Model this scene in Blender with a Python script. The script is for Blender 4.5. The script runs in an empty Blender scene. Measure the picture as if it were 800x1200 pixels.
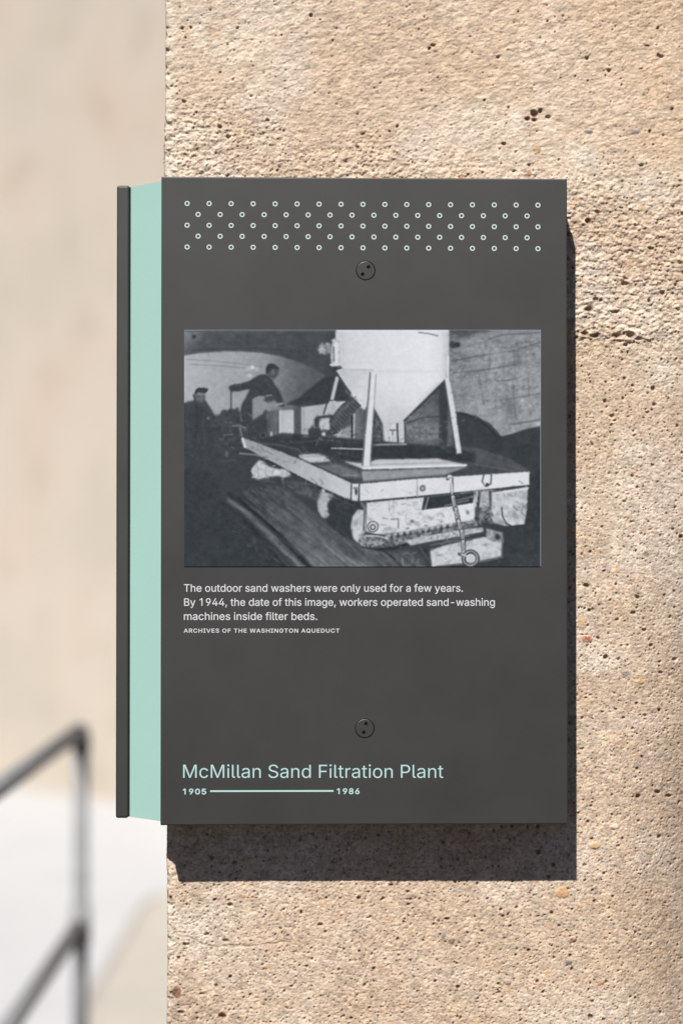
import bpy, bmesh, math, os
import numpy as np
from mathutils import Vector

# ------------------------------------------------------------------ camera, light, exposure
S = bpy.context.scene
C = S.collection
cam_d = bpy.data.cameras.new('camera')
cam = bpy.data.objects.new('camera', cam_d)
C.objects.link(cam)
S.camera = cam
cam.location = (-0.0635523, -2.0458628, 1.4585697)
cam.rotation_euler = (1.58613386, -0.0003466, -0.03077971)
cam_d.sensor_fit = 'VERTICAL'
cam_d.sensor_height = 36.0
cam_d.lens = 76.0
cam_d.clip_start = 0.05
cam_d.clip_end = 2000.0
cam_d.dof.use_dof = True
cam_d.dof.focus_distance = 2.005
cam_d.dof.aperture_fstop = 2.6

SUN_TO = Vector((-0.0150, -0.047, 0.0600)).normalized()       # towards the sun
w = bpy.data.worlds.new('World')
S.world = w
w.use_nodes = True
wn, wl = w.node_tree.nodes, w.node_tree.links
sky = wn.new('ShaderNodeTexSky')
sky.sky_type = 'NISHITA'
sky.sun_disc = False
sky.air_density = 0.32
sky.dust_density = 0.3
sky.sun_elevation = math.asin(SUN_TO.z)
sky.sun_rotation = math.atan2(SUN_TO.x, SUN_TO.y)
wl.new(sky.outputs[0], wn['Background'].inputs[0])
wn['Background'].inputs[1].default_value = 0.05
sun_d = bpy.data.lights.new('sun', 'SUN')
sun_d.energy = 5.0
sun_d.angle = math.radians(0.5)
sun_d.color = (1.0, 0.965, 0.915)
sun = bpy.data.objects.new('sun', sun_d)
C.objects.link(sun)
sun.rotation_euler = SUN_TO.to_track_quat('Z', 'Y').to_euler()
sun.location = (-2, -5, 8)
S.view_settings.view_transform = 'Standard'
S.view_settings.look = 'None'
S.view_settings.exposure = 0.21
S.view_settings.gamma = 1.0

KILL = 1.15      # sRGB read off a sunlit surface facing us = albedo * KILL


# ------------------------------------------------------------------ helpers
def lin(c):
    c = np.asarray(c, dtype=np.float64) / 255.0
    return np.where(c <= 0.04045, c / 12.92, ((c + 0.055) / 1.055) ** 2.4)


def rgb(r, g, b, k=None):
    v = lin((r, g, b)) / (k or KILL)
    return (float(v[0]), float(v[1]), float(v[2]), 1.0)


def material(name, base=(0.5, 0.5, 0.5, 1), rough=0.5, metal=0.0, spec=0.5):
    m = bpy.data.materials.new(name)
    m.use_nodes = True
    b = m.node_tree.nodes['Principled BSDF']
    b.inputs['Base Color'].default_value = base
    b.inputs['Roughness'].default_value = rough
    b.inputs['Metallic'].default_value = metal
    b.inputs['Specular IOR Level'].default_value = spec
    return m, m.node_tree.nodes, m.node_tree.links, b


def noise_node(n, l, scale, detail=4, rough=0.55, coord=None, dist=0.0):
    t = n.new('ShaderNodeTexNoise')
    t.inputs['Scale'].default_value = scale
    t.inputs['Detail'].default_value = detail
    t.inputs['Roughness'].default_value = rough
    t.inputs['Distortion'].default_value = dist
    if coord is not None:
        l.new(coord, t.inputs['Vector'])
    return t


def obj_coord(n, l, scale=(1, 1, 1)):
    tc = n.new('ShaderNodeTexCoord')
    mp = n.new('ShaderNodeMapping')
    mp.inputs['Scale'].default_value = scale
    l.new(tc.outputs['Object'], mp.inputs['Vector'])
    return mp.outputs['Vector']


def ramp(n, l, src, stops):
    r = n.new('ShaderNodeValToRGB')
    e = r.color_ramp.elements
    while len(e) < len(stops):
        e.new(0.5)
    for k, (p, c) in enumerate(stops):
        e[k].position = p
        e[k].color = c
    l.new(src, r.inputs['Fac'])
    return r.outputs['Color']


def bump(n, l, b, height, strength, dist):
    bp = n.new('ShaderNodeBump')
    bp.inputs['Strength'].default_value = strength
    bp.inputs['Distance'].default_value = dist
    l.new(height, bp.inputs['Height'])
    l.new(bp.outputs['Normal'], b.inputs['Normal'])


def link(name, me, mat, parent=None):
    o = bpy.data.objects.new(name, me)
    C.objects.link(o)
    if mat:
        me.materials.append(mat)
    if parent:
        o.parent = parent
    return o


def thing(name, label, cat, loc=(0, 0, 0), group=None):
    o = bpy.data.objects.new(name, None)
    o.empty_display_size = 0.05
    C.objects.link(o)
    o.location = loc
    o['label'] = label
    o['category'] = cat
    if group:
        o['group'] = group
    return o


def bm_mesh(bm, name, smooth=False):
    me = bpy.data.meshes.new(name)
    bmesh.ops.recalc_face_normals(bm, faces=bm.faces[:])
    bm.to_mesh(me)
    bm.free()
    if smooth:
        me.polygons.foreach_set('use_smooth', [True] * len(me.polygons))
    return me


def add_box(bm, x0, x1, y0, y1, z0, z1, bev=0.0, seg=3):
    r = bmesh.ops.create_cube(bm, size=1.0)
    vs = r['verts']
    for v in vs:
        v.co = Vector(((x0 + x1) / 2 + v.co.x * (x1 - x0), (y0 + y1) / 2 + v.co.y * (y1 - y0), (z0 + z1) / 2 + v.co.z * (z1 - z0)))
    if bev:
        es = list({e for v in vs for e in v.link_edges})
        bmesh.ops.bevel(bm, geom=es, offset=bev, segments=seg, profile=0.5, affect='EDGES')


def add_tube(bm, pts, rad, n=24, cap=True):
    rings = []
    pts = [Vector(p) for p in pts]
    for i, p in enumerate(pts):
        d = (pts[min(i + 1, len(pts) - 1)] - pts[max(i - 1, 0)]).normalized()
        a = d.orthogonal().normalized() if abs(d.x) > 0.95 else d.cross(Vector((1, 0, 0))).normalized()
        b = d.cross(a).normalized()
        r = rad[i] if isinstance(rad, (list, tuple)) else rad
        rings.append([bm.verts.new(p + (a * math.cos(t) + b * math.sin(t)) * r) for t in np.linspace(0, 2 * math.pi, n, endpoint=False)])
    for A, B in zip(rings[:-1], rings[1:]):
        for k in range(n):
            bm.faces.new((A[k], A[(k + 1) % n], B[(k + 1) % n], B[k]))
    if cap:
        bm.faces.new(rings[0][::-1])
        bm.faces.new(rings[-1])


# ------------------------------------------------------------------ noise in numpy
rng = np.random.default_rng(7)
TAB = [rng.random((256, 256)).astype(np.float32) for _ in range(8)]


def vnoise(x, y, k):
    t = TAB[k % 8]
    off = 17.31 * k
    x = x + off
    y = y + off * 1.7
    xi = np.floor(x).astype(np.int32)
    yi = np.floor(y).astype(np.int32)
    fx = (x - xi).astype(np.float32)
    fy = (y - yi).astype(np.float32)
    fx = fx * fx * fx * (fx * (fx * 6 - 15) + 10)
    fy = fy * fy * fy * (fy * (fy * 6 - 15) + 10)
    x0, x1, y0, y1 = xi & 255, (xi + 1) & 255, yi & 255, (yi + 1) & 255
    a = t[x0, y0] * (1 - fx) + t[x1, y0] * fx
    b = t[x0, y1] * (1 - fx) + t[x1, y1] * fx
    return (a * (1 - fy) + b * fy) * 2 - 1


def fbm(x, y, k, octv=4, gain=0.5):
    s, a = 0, 1.0
    for o in range(octv):
        s = s + a * vnoise(x * 2 ** o, y * 2 ** o, k + o * 3)
        a *= gain
    return s


def worley(x, y, k, jit=0.9):
    """nearest feature: distance, two random values of that feature"""
    tx, ty, ta, tb = TAB[k % 8], TAB[(k + 1) % 8], TAB[(k + 2) % 8], TAB[(k + 3) % 8]
    xi = np.floor(x).astype(np.int32)
    yi = np.floor(y).astype(np.int32)
    best = np.full(x.shape, 9.0, np.float32)
    ra = np.zeros(x.shape, np.float32)
    rb = np.zeros(x.shape, np.float32)
    for dx in (-1, 0, 1):
        for dy in (-1, 0, 1):
            cx, cy = xi + dx, yi + dy
            ix, iy = (cx * 7 + cy * 3 + k * 31) & 255, (cy * 5 + cx * 11 + k * 13) & 255
            px = cx + 0.5 + (tx[ix, iy] - 0.5) * jit
            py = cy + 0.5 + (ty[ix, iy] - 0.5) * jit
            d = np.hypot(x - px, y - py)
            m = d < best
            best = np.where(m, d, best)
            ra = np.where(m, ta[ix, iy], ra)
            rb = np.where(m, tb[ix, iy], rb)
    return best, ra, rb


def sstep(a, b, x):
    t = np.clip((x - a) / (b - a), 0, 1)
    return t * t * (3 - 2 * t)


# ------------------------------------------------------------------ ground, path, far wall
m, n, l, b = material('low_bounce_ground', rough=0.9, spec=0.2)  # foreground out of view, made dark to cut light bounced into the sign's shadow
co = obj_coord(n, l)
l.new(ramp(n, l, noise_node(n, l, 90, 5, 0.65, co).outputs['Fac'], [(0.3, (0.034, 0.028, 0.023, 1)), (0.7, (0.052, 0.044, 0.037, 1))]), b.inputs['Base Color'])
bump(n, l, b, noise_node(n, l, 300, 3, 0.6, co).outputs['Fac'], 0.4, 0.004)
bm = bmesh.new()
bmesh.ops.create_grid(bm, x_segments=8, y_segments=8, size=400)
ground = link('ground', bm_mesh(bm, 'ground'), m)
ground['kind'] = 'structure'

m, n, l, b = material('pale_concrete', rough=0.9, spec=0.2)
co = obj_coord(n, l)
nz = noise_node(n, l, 2.2, 5, 0.6, co)
l.new(ramp(n, l, nz.outputs['Fac'], [(0.25, (0.46, 0.465, 0.48, 1)), (0.42, (0.52, 0.525, 0.54, 1)), (0.75, (0.56, 0.565, 0.58, 1))]), b.inputs['Base Color'])
bump(n, l, b, noise_node(n, l, 300, 3, 0.6, co).outputs['Fac'], 0.3, 0.002)
bm = bmesh.new()
bm.faces.new([bm.verts.new((x, y, 0.004)) for x, y in ((-14, 4.0), (14, 4.0), (14, 16), (-14, 16))])
pave = link('pavement', bm_mesh(bm, 'pavement'), m)
pave['kind'] = 'structure'

m, n, l, b = material('beige_paving', rough=0.9, spec=0.2)
co = obj_coord(n, l)
nz = noise_node(n, l, 3.0, 5, 0.6, co)
l.new(ramp(n, l, nz.outputs['Fac'], [(0.3, (0.45, 0.42, 0.375, 1)), (0.7, (0.51, 0.475, 0.425, 1))]), b.inputs['Base Color'])
bump(n, l, b, noise_node(n, l, 260, 3, 0.6, co).outputs['Fac'], 0.35, 0.002)
bm = bmesh.new()
edge = [(-0.634, 4.1), (-0.655, 4.79), (-0.590, 6.75), (-0.545, 6.95)]
rim = [bm.verts.new((x, y, 0.008)) for x, y in edge] + [bm.verts.new((x, y, 0.008)) for x, y in ((3.5, 7.4), (3.5, 4.1))]
bm.faces.new(rim)
path = link('path', bm_mesh(bm, 'path'), m)
path['kind'] = 'structure'
m2, n, l, b = material('joint_grey', (0.36, 0.335, 0.305, 1), 0.9)
bm = bmesh.new()
for (x0, y0), (x1, y1) in zip(edge[:-1], edge[1:]):
    vs = [bm.verts.new((x0 - 0.012, y0, 0.012)), bm.verts.new((x0 + 0.012, y0, 0.012)), bm.verts.new((x1 + 0.012, y1, 0.012)), bm.verts.new((x1 - 0.012, y1, 0.012))]
    bm.faces.new(vs)
joint = link('path_joint', bm_mesh(bm, 'path_joint'), m2, path)
joint['kind'] = 'structure'

m, n, l, b = material('far_concrete', rough=0.9, spec=0.2)
co = obj_coord(n, l)
n1 = noise_node(n, l, 0.9, 4, 0.5, co)
n2 = noise_node(n, l, 2.6, 3, 0.5, obj_coord(n, l, (1.3, 1.3, 0.8)))
n3 = noise_node(n, l, 3.1, 2, 0.4, co)
c1 = ramp(n, l, n1.outputs['Fac'], [(0.34, rgb(218, 206, 189)), (0.5, rgb(228, 213, 197)), (0.66, rgb(229, 208, 190))])
c2 = ramp(n, l, n2.outputs['Fac'], [(0.35, (0.965, 0.965, 0.955, 1)), (0.55, (1, 1, 1, 1)), (0.75, (1.0, 1.0, 1.0, 1))])
c3 = ramp(n, l, n3.outputs['Fac'], [(0.28, (0.84, 0.82, 0.79, 1)), (0.42, (1, 1, 1, 1))])
mx = n.new('ShaderNodeMixRGB'); mx.blend_type = 'MULTIPLY'; mx.inputs[0].default_value = 1
l.new(c1, mx.inputs[1]); l.new(c2, mx.inputs[2])
mx2 = n.new('ShaderNodeMixRGB'); mx2.blend_type = 'MULTIPLY'; mx2.inputs[0].default_value = 1
l.new(mx.outputs[0], mx2.inputs[1]); l.new(c3, mx2.inputs[2])
mg = n.new('ShaderNodeMixRGB'); mg.blend_type = 'MULTIPLY'; mg.inputs[0].default_value = 1
mg.inputs[2].default_value = (0.855, 0.87, 0.875, 1)
l.new(mx2.outputs[0], mg.inputs[1])
l.new(mg.outputs[0], b.inputs['Base Color'])
bump(n, l, b, noise_node(n, l, 60, 4, 0.6, co).outputs['Fac'], 0.25, 0.01)
bm = bmesh.new()
add_box(bm, -9, 6, 0, 0.45, -0.2, 5.2, 0.02)
far = link('concrete_wall', bm_mesh(bm, 'concrete_wall'), m)
far.location = (-0.9346, 10.157, 0)
far.rotation_euler = (0, 0, math.atan2(-0.9231, 0.7851))
far['label'] = 'plain pale tan concrete wall, blurred, in the background behind the pipe railing'
far['category'] = 'wall'
far['kind'] = 'thing'

# ------------------------------------------------------------------ stone pillar: one relief mesh
XL, RAD = -0.1680, 0.0045
PITCH = 0.00074
cols = []
for s in np.r_[np.arange(0.5, 0.03, -0.006), np.arange(0.03, RAD, -0.0013)]:
    cols.append((XL, s, -1.0, 0.0, -s))
for t in np.linspace(math.pi, 1.5 * math.pi, 9)[:-1]:
    cols.append((XL + RAD + RAD * math.cos(t), RAD + RAD * math.sin(t), math.cos(t), math.sin(t), -RAD + (t - math.pi) / (math.pi / 2) * 2 * RAD))
for x in np.r_[np.arange(RAD, 0.505, PITCH), np.arange(0.506, 0.78, 0.005)]:
    cols.append((XL + x, 0.0, 0.0, -1.0, x))
for y in np.arange(0.0, 0.72, 0.012):
    cols.append((XL + 0.79, y, 1.0, 0.0, 0.79 + y))
cols = np.array(cols, np.float32)
rows = np.r_[np.arange(-0.05, 0.985, 0.012), np.arange(0.985, 1.995, PITCH), np.arange(1.995, 2.9, 0.012)].astype(np.float32)
NC, NR = len(cols), len(rows)
U = np.repeat(cols[None, :, 4], NR, 0)
Z = np.repeat(rows[:, None], NC, 1)


def pu(px):           # photo column / row on the stone face -> metres along it
    return (px - 193) * 0.000809


def pz(py):
    return 1.974 - py * 0.000808


mm = 0.001
warpx = fbm(U / 0.006, Z / 0.006, 1, 3) * 0.0007
warpz = fbm(U / 0.006, Z / 0.006, 4, 3) * 0.0007
Uw, Zw = U + warpx, Z + warpz
# bands of the casting: fine smooth skin on top, coarse band, then an even sandy face
wob = fbm(U / 0.06, Z / 0.06, 2, 3) * 0.018
rough_band = sstep(pz(440), pz(375), Z + wob * 0.15) * (1 - sstep(pz(225), pz(150), Z + wob + (U - 0.3) * 0.12))
rough_band = np.maximum(rough_band, 0.0)
skin = sstep(pz(235), pz(140), Z + wob + (U - 0.3) * 0.10)
sand = 1 - np.maximum(rough_band, skin)

h = fbm(U / 0.14, Z / 0.14, 3, 2) * 0.9 * mm + fbm(U / 0.03, Z / 0.03, 5, 3) * 0.28 * mm
# grains (rounded lumps) at three sizes
d1, a1, b1 = worley(Uw / 0.0105, Zw / 0.0080, 11)
d2, a2, b2 = worley(Uw / 0.0055, Zw / 0.0045, 23)
d3, a3, b3 = worley(Uw / 0.0025, Zw / 0.0022, 37)
lump = lambda d, a: np.clip(1 - (d / 0.62) ** 2, 0, 1) * (0.35 + 0.65 * a)
h += lump(d1, a1) * (0.08 + 1.1 * rough_band) * mm
h += lump(d2, a2) * (0.26 + 1.35 * rough_band - 0.12 * skin) * mm
h += lump(d3, a3) * (0.42 + 0.55 * rough_band - 0.12 * skin) * mm
# fine slanting trowel ripple of the smooth skin
rip = fbm((U + 0.6 * Z) / 0.010, (Z - 0.35 * U) / 0.0042, 6, 3)
h += rip * (0.29 * skin + 0.07) * mm
h += vnoise((U + 0.5 * Z) / 0.0040, (Z - 0.3 * U) / 0.0017, 3) * (0.16 * skin + 0.05) * mm
h += fbm(U / 0.0020, Z / 0.0017, 7, 2) * 0.18 * mm


def pits(cell, k, share, rmin, rmax, depth, dens):
    d, a, bb = worley(Uw / cell, Zw / cell, k, 0.8)
    on = a < share * dens
    r = rmin + (rmax - rmin) * bb ** 2.2
    q = np.clip(1 - (d * cell / r), 0, 1)
    return np.where(on, sstep(0, 0.55, q) * depth * (0.4 + r / rmax), 0)


dens_low = 0.25 + 0.85 * sand + 0.55 * rough_band
pit = pits(0.0080, 41, 0.33, 0.0007, 0.0019, 1.6 * mm, dens_low)
pit = np.maximum(pit, pits(0.0050, 53, 0.36, 0.0004, 0.0013, 1.2 * mm, dens_low))
pit = np.maximum(pit, pits(0.0034, 73, 0.50, 0.0005, 0.0011, 1.0 * mm, dens_low))
pit = np.maximum(pit, pits(0.024, 67, 0.30, 0.0008, 0.0026, 2.4 * mm, dens_low))
# individual holes, cracks and stones seen in the face
HOLES = [(508, 50, 5, 3), (503, 54, 3, 3), (626, 129, 6, 6), (633, 126, 4, 4), (619, 136, 5, 4), (627, 137, 4, 4), (642, 133, 5, 3),
         (590, 165, 4, 3), (700, 245, 5, 3), (752, 190, 4, 3), (689, 256, 5, 5), (763, 288, 5, 3), (776, 340, 5, 4), (697, 349, 5, 4), (689, 360, 6, 5),
         (720, 363, 8, 3), (732, 330, 6, 3), (674, 394, 6, 3), (684, 389, 6, 4), (697, 391, 9, 4), (722, 391, 9, 4), (738, 390, 8, 5), (747, 394, 6, 3),
         (765, 453, 4, 4), (766, 472, 4, 3), (716, 486, 5, 3), (739, 457, 4, 2), (520, 1075, 4, 3), (434, 1133, 3, 3), (372, 1081, 4, 3),
         (639, 1027, 4, 4), (645, 1013, 4, 4), (791, 773, 5, 3), (740, 718, 5, 3), (762, 756, 4, 3), (684, 685, 5, 4), (745, 699, 4, 4),
         (753, 738, 4, 3), (240, 1092, 4, 3), (262, 1099, 6, 3), (214, 1103, 3, 3), (234, 1161, 5, 2), (258, 1187, 6, 5), (203, 1160, 5, 7), (198, 1050, 4, 5),
         (210, 1183, 6, 3), (273, 1009, 4, 3), (246, 1003, 5, 3), (615, 1112, 3, 3), (583, 1065, 3, 3), (687, 1190, 3, 4), (776, 60, 7, 3), (760, 48, 6, 2),
         (199, 42, 4, 2), (201, 100, 3, 2), (196, 175, 3, 2), (770, 930, 5, 4), (785, 935, 6, 3), (746, 934, 4, 4), (693, 1055, 3, 3)]
for px, py, rx, ry in HOLES:
    q = 1 - np.hypot((Uw - pu(px)) / (rx * 0.00072), (Zw - pz(py)) / (ry * 0.00072))
    pit = np.maximum(pit, sstep(0, 0.7, q) * min(rx, ry) * 0.9 * mm)
# lower edge of the coarse pour: the band overhangs the face below it
lipz = pz(394) + fbm(U / 0.02, U * 0 + 3.3, 2, 4) * 0.0042
h += sstep(-0.0012, 0.0012, Z - lipz) * (1 - sstep(0.0, 0.035, Z - lipz)) * 1.3 * mm * sstep(pu(600), pu(665), U) * (1 - 0.7 * sstep(pu(745), pu(790), U))
# hair crack low on the left
crk = pz(1092) - sstep(pu(196), pu(262), U) * 0.012 + sstep(pu(275), pu(350), U) * 0.005 + fbm(U / 0.02, U * 0 + 1.1, 3, 3) * 0.002
crack = np.exp(-((Z - crk) / 0.0009) ** 2) * (1 - sstep(pu(330), pu(365), U)) * sstep(-0.3, 0.4, vnoise(U / 0.012, U * 0, 5) + 0.25)
pit = np.maximum(pit, crack * 0.75 * mm)
h -= pit
STONES = [(685, 748, 6.5, 4.2, (188, 92, 50)), (730, 788, 5, 3.4, (150, 152, 160)), (755, 648, 4, 3, (120, 108, 100)), (722, 667, 4, 3.5, (232, 180, 110)),
          (728, 664, 4, 3, (225, 208, 205)), (620, 201, 4, 3.5, (186, 122, 80)), (676, 231, 6, 3, (214, 170, 140)), (694, 316, 9, 4, (205, 196, 190)),
          (771, 265, 7, 3, (190, 165, 150)), (752, 240, 5, 4, (215, 185, 140)), (629, 172, 5, 4, (196, 156, 100)), (700, 407, 6, 3, (240, 226, 190)),
          (667, 1100, 5, 3, (130, 82, 58)), (525, 1101, 4, 3, (120, 74, 52)), (749, 798, 5, 3, (222, 175, 95)), (516, 1094, 4, 4, (160, 152, 150)),
          (662, 1126, 4, 3, (135, 130, 128)), (772, 884, 5, 5, (185, 180, 170)), (679, 728, 5, 9, (226, 190, 140)), (655, 1045, 9, 7, (226, 178, 122)),
          (694, 990, 7, 4, (230, 192, 138)), (205, 1158, 5, 7, (142, 92, 62)), (717, 968, 5, 3, (238, 230, 214)), (785, 700, 4, 3, (236, 240, 232)),
          (745, 150, 6, 3, (150, 145, 150)), (690, 150, 6, 3, (140, 136, 140)), (440, 206, 4, 3, (214, 130, 90)), (540, 205, 4, 3, (210, 150, 110)),
          (760, 1000, 5, 3, (215, 180, 120)), (590, 1150, 4, 3, (170, 160, 152)), (310, 1130, 5, 3, (222, 188, 136)), (700, 1150, 5, 3, (206, 166, 120))]
sm = []
for px, py, rx, ry, c in STONES:
    q = 1 - ((U + warpx * 1.1 - pu(px)) / (rx * 0.00078)) ** 2 - ((Z + warpz * 1.1 - pz(py)) / (ry * 0.00078)) ** 2
    msk = sstep(0, 0.25, q)
    sm.append((msk * (0.55 + 0.35 * sstep(-0.4, 0.5, vnoise(U / 0.0018, Z / 0.0018, 2))), c))
    h = h * (1 - 0.7 * msk) + np.sqrt(np.clip(q, 0, 1)) * 0.0008
# face curved back at the right, a shape standing in for soft shade
ez = sstep(pz(250), pz(1150), Z)
x0 = pu(760) - 0.050 * ez
away = np.clip(U - x0, 0, None)
shade_curve = np.where(away < 0.075, away ** 2 * 5.2, 0.075 ** 2 * 5.2 + (away - 0.075) * 0.78) * (0.25 + 0.75 * ez) * (U < 0.79)
h = h - shade_curve
# keep the relief shallow where the rounded arris turns, chip it a little
arr = np.exp(-((U) / 0.006) ** 2)
h = h * (1 - 0.35 * arr) - arr * np.clip(fbm(U / 0.012, Z / 0.007, 2, 3) + 0.05, 0, 1) * 2.4 * mm

# ---- colour of the stone itself
col = np.zeros((NR, NC, 3), np.float32)
BASE, PALE, WARM, GREY, DIRT = [lin(c) / KILL for c in ((220, 198, 174), (232, 217, 200), (222, 194, 163), (190, 180, 168), (128, 100, 78))]
t1 = sstep(-0.5, 0.7, fbm(U / 0.09, Z / 0.075, 6, 4))[..., None]
t2 = sstep(0.0, 0.9, fbm(U / 0.05, Z / 0.04, 8, 4))[..., None]
col[:] = BASE * (1 - t1) + PALE * t1 * 0.75 + BASE * t1 * 0.25
warmz = (sstep(pu(430), pu(760), U) * skin)[..., None] * 0.65 + t2 * 0.35
col = col * (1 - warmz * 0.8) + WARM * warmz * 0.8
pale_spots = np.zeros_like(U)
for px, py, r in ((600, 150, 55), (680, 175, 45), (240, 30, 60), (205, 150, 25), (760, 215, 40), (780, 430, 40)):
    pale_spots = np.maximum(pale_spots, 0.75 * np.exp(-(((U - pu(px)) ** 2 + ((Z - pz(py)) * 1.5) ** 2) / (r * 0.0008) ** 2)) * (0.6 + 0.5 * fbm(U / 0.012, Z / 0.012, 4, 3)))
pale_spots = np.maximum(pale_spots, 0.75 * np.exp(-((U - 0.004) / 0.0075) ** 2) * (0.7 + 0.4 * fbm(U / 0.01, Z / 0.02, 1, 2)) * (0.35 + 0.65 * sstep(pz(1050), pz(500), Z)))
pale_spots = np.clip(pale_spots, 0, 1)[..., None]
col = col * (1 - pale_spots) + (lin((240, 229, 212)) / KILL) * pale_spots
tone = (1 + 0.17 * (a1 - 0.5) + 0.24 * (a2 - 0.5) + 0.34 * (a3 - 0.5) * (1 - 0.4 * skin))[..., None]
col *= tone
grain = (b2 > 0.90)[..., None] * (1 - sstep(0.35, 0.5, d2))[..., None] * (1 - 0.75 * skin[..., None])
col = col * (1 - 0.55 * grain) + GREY * 0.55 * grain
g3 = (b3 > 0.93)[..., None] * (1 - sstep(0.35, 0.5, d3))[..., None] * (1 - 0.6 * skin[..., None])
col = col * (1 - 0.5 * g3) + (lin((150, 112, 78)) / KILL) * 0.5 * g3
g1 = ((b1 > 0.94) & (a1 > 0.2))[..., None] * (1 - sstep(0.3, 0.45, d1))[..., None] * (1 - 0.8 * skin[..., None])
col = col * (1 - 0.4 * g1) + (lin((222, 180, 140)) / KILL) * 0.4 * g1
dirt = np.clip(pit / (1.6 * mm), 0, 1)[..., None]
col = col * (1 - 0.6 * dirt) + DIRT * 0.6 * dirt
corner = (np.exp(-((U - 0.02) / 0.03) ** 2) * sstep(pz(1120), pz(1190), Z) * sstep(-0.1, 0.5, fbm(U / 0.008, Z / 0.008, 3, 3)))[..., None]
col = col * (1 - 0.4 * corner) + DIRT * 0.4 * corner
for msk, c in sm:
    col = col * (1 - msk[..., None]) + (lin(c) / KILL) * msk[..., None]
col = np.clip(col * 1.02 * np.array([1.0, 0.985, 0.985]), 0.01, 0.85)

lean = (Z - 1.974) * 0.0   # the arris leans a touch
leanx = (1.974 - Z) * 0.0033
X = cols[None, :, 0] + cols[None, :, 2] * h + leanx
Y = cols[None, :, 1] + cols[None, :, 3] * h
P = np.stack([X, Y, Z], -1).reshape(-1, 3).astype(np.float32)
idx = np.arange(NR * NC).reshape(NR, NC)
Q = np.stack([idx[:-1, :-1], idx[:-1, 1:], idx[1:, 1:], idx[1:, :-1]], -1).reshape(-1, 4)
close = np.stack([idx[:-1, -1], idx[:-1, 0], idx[1:, 0], idx[1:, -1]], -1)
Q = np.r_[Q, close].astype(np.int32)
me = bpy.data.meshes.new('stone_pillar')
nq = len(Q)
me.vertices.add(len(P) )
me.vertices.foreach_set('co', P.ravel())
top = idx[-1, ::6].astype(np.int32)
top_ring = idx[-1, :].astype(np.int32)
me.loops.add(nq * 4 + len(top_ring))
me.loops.foreach_set('vertex_index', np.r_[Q.ravel(), top_ring])
me.polygons.add(nq + 1)
me.polygons.foreach_set('loop_start', np.r_[np.arange(nq, dtype=np.int32) * 4, nq * 4].astype(np.int32))
me.polygons.foreach_set('use_smooth', np.r_[np.ones(nq, bool), [False]])
me.update(calc_edges=True)
ca = me.color_attributes.new('stone', 'FLOAT_COLOR', 'POINT')
ca.data.foreach_set('color', np.c_[col.reshape(-1, 3), np.ones(len(P), np.float32)].astype(np.float32).ravel())

m, n, l, b = material('cast_stone', rough=0.92, spec=0.15)
at = n.new('ShaderNodeAttribute'); at.attribute_name = 'stone'
co = obj_coord(n, l)
fine = noise_node(n, l, 900, 3, 0.7, co)
mid = noise_node(n, l, 330, 3, 0.6, co)
mx = n.new('ShaderNodeMixRGB'); mx.blend_type = 'MULTIPLY'; mx.inputs[0].default_value = 1
l.new(at.outputs['Color'], mx.inputs[1])
l.new(ramp(n, l, fine.outputs['Fac'], [(0.25, (0.72, 0.70, 0.68, 1)), (0.5, (1, 1, 1, 1)), (0.75, (1.22, 1.2, 1.17, 1))]), mx.inputs[2])
l.new(mx.outputs[0], b.inputs['Base Color'])
ad = n.new('ShaderNodeMath'); ad.operation = 'ADD'
l.new(fine.outputs['Fac'], ad.inputs[0]); l.new(mid.outputs['Fac'], ad.inputs[1])
bump(n, l, b, ad.outputs[0], 0.7, 0.0009)
pillar = link('stone_pillar', me, m)
pillar['label'] = 'rough pitted tan cast-stone pillar in sunlight with the dark sign fixed round its corner'
pillar['category'] = 'pillar'
pillar['kind'] = 'thing'

# ------------------------------------------------------------------ railing in the background
m, n, l, b = material('galvanised_pipe', (0.28, 0.28, 0.29, 1), 0.62, 0.0)
co = obj_coord(n, l)
nz = noise_node(n, l, 40, 4, 0.6, co)
l.new(ramp(n, l, nz.outputs['Fac'], [(0.3, (0.24, 0.245, 0.255, 1)), (0.7, (0.30, 0.305, 0.315, 1))]), b.inputs['Base Color'])
PX, PY = -0.468, 2.50
rail = thing('pipe_railing', 'grey metal pipe railing with two level rails, blurred, beside the pillar', 'railing', (PX, PY, 0))
DIR = Vector((-0.032, -1.0, 0)).normalized()
HT, HM, RP, RB = 1.072, 0.668, 0.0165, 0.034
bm = bmesh.new()
add_tube(bm, [(0, 0, 0), (0, 0, HT - RB)], RP)
link('post', bm_mesh(bm, 'post', True), m, rail)
bm = bmesh.new()
arc = []
for t in np.linspace(0, math.pi / 2, 9):
    arc.append(Vector((0, 0, HT - RB)) + DIR * (RB * (1 - math.cos(t))) + Vector((0, 0, RB * math.sin(t))))
add_tube(bm, [arc[0] - Vector((0, 0, 0.012))] + arc + [arc[-1] + DIR * 0.012], RP + 0.003)
link('elbow', bm_mesh(bm, 'elbow', True), m, rail)
bm = bmesh.new()
add_tube(bm, [arc[-1], Vector((0, 0, HT)) + DIR * 1.75], RP)
link('top_rail', bm_mesh(bm, 'top_rail', True), m, rail)
bm = bmesh.new()
add_tube(bm, [Vector((0, 0, HM)) + DIR * 0.01, Vector((0, 0, HM)) + DIR * 1.75], RP)
link('mid_rail', bm_mesh(bm, 'mid_rail', True), m, rail)
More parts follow.
